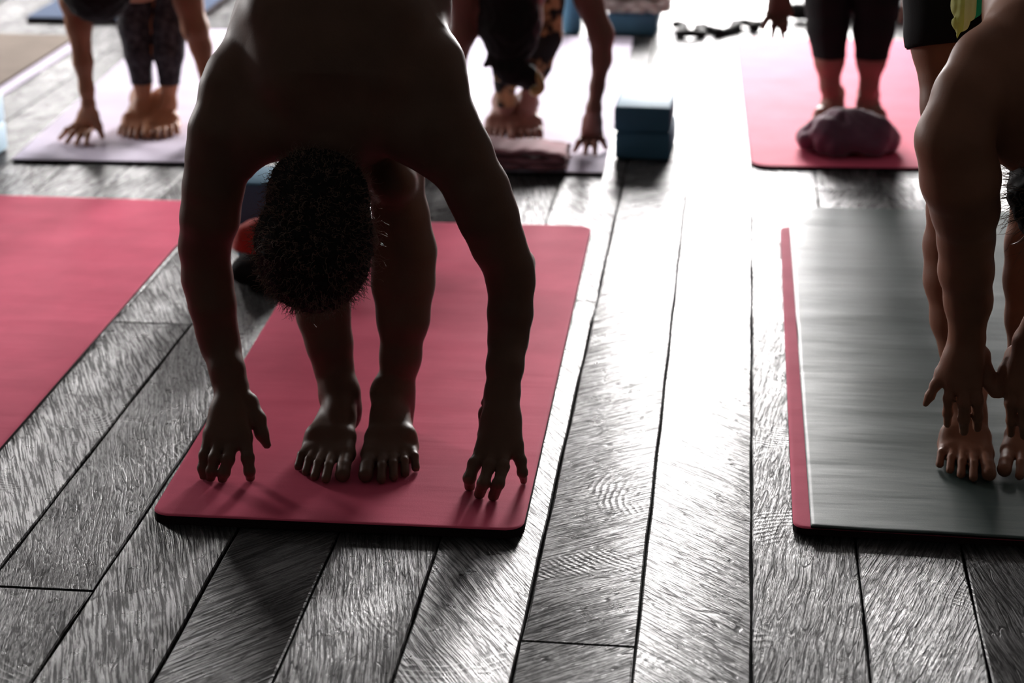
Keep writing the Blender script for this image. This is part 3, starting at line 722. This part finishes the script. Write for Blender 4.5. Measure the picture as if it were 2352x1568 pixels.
# ---- the person at the right edge
def person_B():
    f = Field(.0038); tz = .0205
    leg1 = pc([(2185, -200, 105, 3.50), (2172, 0, 84, 3.44), (2166, 100, 68, 3.42), (2172, 247, 52, 3.38), (2178, 380, 50, 3.36), (2184, 480, 50, 3.36), (2183, 561, 57, 3.37), (2184, 640, 57, 3.36), (2192, 733, 50, 3.35), (2203, 802, 40, 3.345), (2208, 870, 34, 3.34), (2210, 930, 34, 3.34)])
    leg2 = pc([(2375, -200, 105, 3.50), (2390, 0, 84, 3.44), (2390, 247, 58, 3.38), (2380, 400, 52, 3.36), (2372, 561, 58, 3.37), (2368, 640, 58, 3.36), (2366, 733, 52, 3.35), (2364, 802, 42, 3.345), (2362, 930, 35, 3.34)])
    f.chain(leg1, .02); f.chain(leg2, .02)
    foot(f, G(2216, 972, tz), G(2214, 1108, tz), 1, *leg1[-1], s=.97)
    foot(f, G(2362, 972, tz), G(2362, 1108, tz), -1, *leg2[-1], s=.97)
    fd = (Vector((0, 1, .35)), .55)
    f.chain(pc([(2300, -300, 170, 3.55), (2390, -110, 150, 3.38), (2442, 10, 168, 3.22), (2440, 150, 200, 3.12), (2420, 240, 190, 3.08)]), .03, fd)
    arm = [(2360, 130, 86, 3.12), (2268, 150, 80, 3.08), (2226, 222, 78, 3.04), (2192, 320, 84, 3.02), (2206, 410, 86, 3.03), (2217, 480, 73, 3.06), (2219, 550, 60, 3.09), (2219, 620, 58, 3.11), (2224, 690, 50, 3.13), (2221, 775, 41, 3.15)]
    f.chain(pc(arm), .02)
    arm2 = [(2480, 100, 86, 3.12), (2560, 180, 80, 3.06), (2600, 320, 80, 3.02), (2560, 470, 66, 3.05), (2480, 600, 60, 3.08), (2420, 700, 50, 3.11), (2372, 780, 41, 3.14)]
    f.chain(pc(arm2), .02)
    f.chain(pc([(2420, 250, 80, 3.08), (2440, 350, 70, 3.06)]), .03)
    hc = P(2440, 430, 3.10); rr = rad(1, hc)
    f.chain([(P(2440, 380, 3.12), 90 * rr), (hc, 96 * rr)], .03)
    f.ball(P(2440, 400, 3.22), 20 * rr, .015)
    def F4(lst): return [(P(x, y, Y), rad(r_, P(x, y, Y))) for x, y, Y, r_ in lst]
    w1 = P(2221, 780, 3.15)
    hand(f, w1, rad(38, w1), [
        F4([(2162, 855, 3.145, 13), (2148, 885, 3.135, 11.5), (2136, 909, 3.13, 10.5), (2126, 927, 3.13, 8)]),
        F4([(2184, 872, 3.13, 13), (2179, 915, 3.12, 12), (2177, 948, 3.125, 11), (2176, 974, 3.135, 9)]),
        F4([(2212, 880, 3.125, 15), (2214, 925, 3.11, 14), (2214, 962, 3.12, 13), (2214, 990, 3.14, 11)]),
        F4([(2240, 878, 3.13, 15), (2244, 920, 3.12, 14), (2245, 955, 3.13, 12.5), (2245, 982, 3.15, 10.5)])],
        [(P(2254, 815, 3.16), rad(19, w1)), (P(2266, 855, 3.15), rad(16, w1)), (P(2273, 885, 3.14), rad(13, w1)), (P(2281, 905, 3.135), rad(9, w1))])
    w2 = P(2366, 790, 3.14)
    hand(f, w2, rad(38, w2), [
        F4([(2322, 885, 3.13, 15), (2322, 925, 3.12, 14), (2324, 965, 3.13, 12.5), (2322, 995, 3.15, 10)]),
        F4([(2350, 885, 3.125, 15), (2352, 930, 3.11, 14), (2353, 970, 3.12, 13), (2353, 1000, 3.14, 11)]),
        F4([(2380, 880, 3.13, 14), (2386, 925, 3.12, 13), (2390, 960, 3.13, 12), (2392, 985, 3.14, 10)]),
        F4([(2404, 868, 3.14, 13), (2418, 900, 3.13, 12), (2428, 925, 3.13, 10), (2436, 945, 3.13, 8)])],
        [(P(2330, 815, 3.16), rad(20, w2)), (P(2312, 850, 3.15), rad(17, w2)), (P(2302, 885, 3.14), rad(13, w2)), (P(2296, 905, 3.135), rad(10, w2))])
    org = (leg1[-1][0].x + .08, 3.34, tz)
    body = field_obj('person', f, M['skinB'], None, org, cut=[((0, 0, tz + .0002), (0, 0, -1))])
    tag(body, 'bending person at the right edge whose fingers rest on their feet', 'person')
    h = Field(.004); h.chain([(P(2438, 340, 3.12), 100 * rr), (P(2440, 440, 3.085), 112 * rr), (P(2440, 490, 3.10), 90 * rr)], .03)
    hair = field_obj('hair', h, M['hair'], body, org, wob=(.002, 150))
    sel = [(Vector(v.co), v.normal.copy()) for v in list(hair.data.vertices)[::7]]
    curl_strands(sel, 900, .03, M['hairtip'], hair, .0006, 8, 'strands')
    s = Field(.005); s.chain(pc([(2185, -220, 110, 3.50), (2172, 0, 86, 3.44), (2160, 75, 72, 3.42), (2158, 130, 68, 3.42)], grow=.004), .02)
    s.chain(pc([(2375, -220, 110, 3.50), (2390, 0, 86, 3.44), (2390, 130, 74, 3.42)], grow=.004), .02)
    s.chain(pc([(2300, -300, 172, 3.55), (2310, -270, 170, 3.52)], grow=.004), .03, fd)
    c0 = P(2150, 105, 3.40)
    field_obj('shorts', s, M['black'], body, org, cut=[(c0, (.12, -.28, -1))])
    t = Field(.003); fd2 = (Vector((0, 1, 0)), .5)
    t.chain(pc([(2262, -170, 60, 3.34), (2240, -60, 48, 3.30), (2222, 10, 33, 3.27), (2208, 50, 17, 3.25), (2199, 84, 4, 3.24)]), .01)
    tp = field_obj('tank_top', t, M['stripe'], body, org, wob=(.0015, 150))
    # set stripe coordinates round the cloth itself
    c = P(2228, 20, 3.27); dx = c - Vector(tp.matrix_basis.translation + body.location)
    for v in tp.data.vertices: v.co -= dx
    tp.location += dx
    return body
person_B()

# ---- the three people at the back
def small_hand(f, wrist, rw, tips, Yt, thumb=None, r=9, back=.05):
    cols = []
    for kx, ky, tx, ty, z in tips:
        kn = P(kx, ky, Yt + .03); tip = G(tx, ty, z) if z is not None else P(tx, ty, Yt)
        m = kn.lerp(tip, .5) + Vector((0, -.012, .006))
        cols.append([(kn, rad(r, kn)), (m, rad(r * .88, kn)), (tip, rad(r * .68, kn))])
    hand(f, wrist, rw, cols, thumb, .012)

def person_C():
    f = Field(.0042); org = G(340, 290, .0095)
    l1 = [(335, -330, 85, 5.62), (320, -120, 60, 5.55), (311, 0, 43, 5.50), (311, 60, 37, 5.48), (318, 121, 30, 5.46), (327, 191, 19, 5.45), (331, 240, 16, 5.45)]
    l2 = [(380, -330, 85, 5.62), (396, -120, 60, 5.55), (400, 0, 38, 5.50), (391, 60, 37, 5.48), (388, 121, 32, 5.46), (389, 191, 18, 5.45), (388, 240, 16, 5.45)]
    c1 = pc(l1); c2 = pc(l2); f.chain(c1, .02); f.chain(c2, .02)
    foot(f, G(335, 276, .0095), G(300, 321, .0095), 1, *c1[-1], s=.95); foot(f, G(384, 276, .0095), G(373, 321, .0095), -1, *c2[-1], s=.95)
    fd = (Vector((0, 1, .3)), .55)
    f.chain(pc([(358, -380, 125, 5.66), (330, -270, 125, 5.50), (305, -170, 130, 5.36), (295, -110, 125, 5.30)]), .04, fd)
    a1 = pc([(215, -110, 42, 5.30), (168, -60, 36, 5.26), (168, 0, 30, 5.26), (181, 57, 28, 5.27), (191, 143, 21, 5.27), (199, 204, 15.5, 5.27), (203, 238, 15, 5.27)])
    a2 = pc([(385, -110, 42, 5.30), (425, -60, 36, 5.28), (432, 0, 32, 5.28), (448, 64, 29, 5.28), (461, 105, 24, 5.29), (482, 207, 16, 5.29), (487, 240, 15, 5.29)])
    f.chain(a1, .018); f.chain(a2, .018)
    f.chain(pc([(250, -130, 50, 5.28), (225, -80, 40, 5.24)]), .03)
    f.ball(P(222, -40, 5.24), .085, .03)
    f.ball(P(226, -20, 5.33), .016, .012)
    z = .016
    small_hand(f, a1[-1][0], a1[-1][1], [(178, 285, 137, 318, z), (186, 292, 153, 327, z), (199, 295, 175, 331, z), (210, 292, 199, 331, z)], 5.29,
               [(P(215, 262, 5.28), .014), (P(226, 290, 5.28), .011), (P(236, 315, 5.29), .007)], 8)
    small_hand(f, a2[-1][0], a2[-1][1], [(470, 285, 452, 320, z), (480, 292, 472, 328, z), (492, 295, 492, 331, z), (504, 292, 512, 328, z)], 5.29,
               [(P(475, 262, 5.28), .014), (P(460, 285, 5.28), .010)], 8)
    b = field_obj('person', f, M['skinC'], None, org, cut=[((0, 0, .0094), (0, 0, -1))]); tag(b, 'folded-over person in marled grey leggings on the left lilac mat', 'person')
    h = Field(.005); h.chain([(P(222, -70, 5.22), .098), (P(222, -28, 5.22), .092)], .02)
    field_obj('hair', h, M['hair'], b, org, wob=(.002, 110))
    s = Field(.0045); s.chain(pc(l1[:-2] + [(327, 196, 20.5, 5.45), (328, 215, 20, 5.45)], grow=.0035), .012); s.chain(pc(l2[:-2] + [(389, 196, 19.5, 5.45), (389, 215, 19, 5.45)], grow=.0035), .012)
    s.chain(pc([(358, -385, 127, 5.66), (345, -330, 126, 5.58)], grow=.004), .03, fd)
    field_obj('leggings', s, M['legC'], b, org, cut=[(P(350, 193, 5.45), (0, 0, -1))])
    t = Field(.006); t.chain(pc([(332, -280, 128, 5.51), (305, -170, 133, 5.36), (297, -125, 128, 5.31)], grow=.006), .03, fd)
    field_obj('top', t, M['black'], b, org)
person_C()

def person_D():
    f = Field(.0042); org = G(1180, 290, .0095)
    l1 = [(1150, -330, 85, 5.62), (1145, -120, 58, 5.58), (1148, 20, 42, 5.54), (1152, 110, 30, 5.52), (1160, 194, 21, 5.50), (1163, 240, 16, 5.50)]
    l2 = [(1235, -330, 85, 5.62), (1246, -120, 58, 5.58), (1250, 0, 43, 5.54), (1247, 85, 40, 5.52), (1232, 150, 31, 5.51), (1222, 181, 24, 5.50), (1216, 226, 15.5, 5.50)]
    c1 = pc(l1); c2 = pc(l2 + [(1214, 245, 15.5, 5.50)]); f.chain(c1, .02); f.chain(c2, .02)
    foot(f, G(1160, 283, .0095), G(1140, 328, .0095), 1, *c1[-1], s=.95); foot(f, G(1212, 283, .0095), G(1209, 328, .0095), -1, *c2[-1], s=.95)
    fd = (Vector((0, 1, .3)), .55)
    f.chain(pc([(1192, -380, 130, 5.66), (1195, -270, 125, 5.52), (1198, -170, 130, 5.40), (1200, -110, 125, 5.33)]), .04, fd)
    a1 = pc([(1110, -110, 42, 5.33), (1070, -70, 38, 5.30), (1066, 0, 33, 5.30), (1064, 80, 27, 5.30), (1048, 150, 20, 5.30), (1040, 238, 15.5, 5.30)])
    a2 = pc([(1290, -110, 44, 5.33), (1330, -60, 38, 5.31), (1352, 0, 31, 5.30), (1381, 80, 28, 5.30), (1382, 137, 22, 5.30), (1372, 198, 15.5, 5.30), (1364, 248, 16.5, 5.30)])
    f.chain(a1, .018); f.chain(a2, .018)
    f.chain(pc([(1190, -130, 50, 5.32), (1178, -70, 42, 5.30)]), .03); f.ball(P(1172, 40, 5.32), .088, .03); f.ball(P(1172, 60, 5.42), .017, .012)
    z = .016
    small_hand(f, a2[-1][0], a2[-1][1] * 1.15, [(1342, 312, 1319, 347, z), (1352, 318, 1344, 352, z), (1366, 318, 1367, 354, z), (1377, 308, 1392, 340, z)], 5.33,
               [(P(1350, 275, 5.33), .013), (P(1342, 300, 5.34), .010)], 8)
    small_hand(f, a1[-1][0], a1[-1][1] * 1.15, [(1024, 300, 1012, 340, z), (1034, 308, 1028, 345, z), (1044, 308, 1046, 345, z), (1054, 300, 1062, 338, z)], 5.33, None, 8)
    b = field_obj('person', f, M['skinD'], None, org, cut=[((0, 0, .0094), (0, 0, -1))]); tag(b, 'folded-over person with a gold scarf in the dark hair', 'person')
    h = Field(.0045)
    h.chain([(P(1168, -20, 5.29), rad(66, P(1168, 0, 5.29))), (P(1170, 60, 5.29), rad(70, P(1170, 60, 5.29))), (P(1176, 90, 5.29), rad(58, P(1176, 90, 5.29)))], .02)
    h.chain(pc([(1135, 135, 20, 5.28), (1175, 160, 34, 5.27), (1205, 172, 30, 5.27)]), .02)
    h.ball(P(1117, 147, 5.28), rad(8, P(1117, 147, 5.28)), .01)
    hr = field_obj('hair', h, M['hair'], b, org, wob=(.002, 110))
    pts = [P(*q, 5.265) for q in ((1196, 148), (1210, 153), (1224, 163), (1235, 175), (1242, 188), (1244, 202), (1236, 212), (1224, 212))]
    fine = []
    for i in range(len(pts) - 1):
        for k in range(4): fine.append(pts[i].lerp(pts[i + 1], k / 4))
    g = Field(.003); g.chain([(p, .0075) for p in fine], .006); g.ball(P(1228, 207, 5.27), .013, .01)
    g.chain(pc([(1140, 178, 7, 5.265), (1165, 186, 8, 5.262), (1180, 198, 8, 5.262)]), .006)
    field_obj('scarf', g, M['gold'], b, org)
    g = Field(.003); g.ball(P(1200, 148, 5.255), .0105, .004); field_obj('bead', g, M['white'], b, org)
    s = Field(.0045); s.chain(pc(l1[:-1] + [(1162, 242, 18, 5.50), (1163, 256, 17, 5.50)], grow=.0035), .012)
    s.chain(pc(l2[:-1] + [(1220, 192, 21, 5.50)], grow=.0035), .012)
    s.chain(pc([(1192, -385, 132, 5.66), (1194, -330, 128, 5.6)], grow=.004), .03, fd)
    field_obj('leggings', s, M['legD'], b, org, cut=[(P(1165, 243, 5.5), (0, 0, -1))])
    t = Field(.006); t.chain(pc([(1195, -290, 128, 5.54), (1198, -170, 133, 5.40), (1200, -125, 128, 5.35)], grow=.006), .03, fd)
    field_obj('top', t, M['black'], b, org)
person_D()

def person_E():
    f = Field(.0045); org = G(1952, 300, .0095)
    l1 = [(1915, -330, 85, 5.78), (1902, -120, 60, 5.76), (1901, 0, 49, 5.74), (1901, 64, 44, 5.73), (1905, 138, 33, 5.71), (1906, 198, 21, 5.71), (1912, 235, 17, 5.72), (1912, 262, 17, 5.72)]
    l2 = [(1990, -330, 85, 5.78), (2008, -120, 62, 5.76), (2012, 0, 50, 5.74), (2007, 70, 44, 5.73), (2001, 138, 33, 5.71), (1996, 198, 20, 5.71), (1990, 235, 17, 5.72), (1990, 262, 17, 5.72)]
    c1 = pc(l1); c2 = pc(l2); f.chain(c1, .018); f.chain(c2, .018)
    foot(f, G(1918, 266, .0095), G(1888, 312, .0095), 1, *c1[-1], s=.95); foot(f, G(1986, 266, .0095), G(2010, 312, .0095), -1, *c2[-1], s=.95)
    fd = (Vector((0, 1, .3)), .55)
    f.chain(pc([(1953, -420, 130, 5.82), (1948, -330, 130, 5.62), (1940, -270, 130, 5.45)]), .04, fd)
    a1 = pc([(1850, -280, 42, 5.42), (1812, -230, 36, 5.42), (1792, -120, 27, 5.45), (1787, -50, 20, 5.47), (1786, -15, 18, 5.48)])
    a2 = pc([(2040, -280, 42, 5.42), (2090, -230, 36, 5.42), (2104, -120, 27, 5.45), (2098, -50, 20, 5.47), (2094, -20, 18, 5.48)])
    f.chain(a1, .018); f.chain(a2, .018)
    f.ball(P(1940, -190, 5.36), .088, .03); f.chain(pc([(1940, -280, 50, 5.42), (1940, -230, 44, 5.38)]), .03)
    small_hand(f, a1[-1][0], a1[-1][1] * 1.2, [(1767, 32, 1752, 66, None), (1779, 42, 1775, 85, None), (1791, 44, 1799, 86, None), (1802, 34, 1806, 70, None)], 5.46, [(P(1806, 5, 5.48), .012), (P(1816, 30, 5.48), .009)], 8)
    small_hand(f, a2[-1][0], a2[-1][1] * 1.2, [(2080, 14, 2068, 50, None), (2090, 22, 2082, 56, None), (2100, 22, 2096, 52, None), (2110, 14, 2110, 42, None)], 5.46, None, 8)
    b = field_obj('person', f, M['skinD'], None, org, cut=[((0, 0, .0094), (0, 0, -1))]); tag(b, 'person in black knee-length tights behind the plum cloth heap', 'person')
    h = Field(.005); h.chain([(P(1940, -190, 5.34), .098), (P(1940, -165, 5.34), .092)], .02); field_obj('hair', h, M['hair'], b, org, wob=(.002, 110))
    s = Field(.0045); s.chain(pc(l1[:5] + [(1906, 160, 30, 5.71)], grow=.004), .012); s.chain(pc(l2[:5] + [(2001, 160, 30, 5.71)], grow=.004), .012)
    s.chain(pc([(1953, -425, 132, 5.82), (1951, -370, 132, 5.72)], grow=.004), .03, fd)
    field_obj('tights', s, M['black'], b, org, cut=[(P(1953, 135, 5.7), (0, 0, -1))])
    t = Field(.006); t.chain(pc([(1949, -350, 132, 5.66), (1940, -272, 134, 5.46)], grow=.006), .03, fd)
    field_obj('top', t, M['black'], b, org)
person_E()
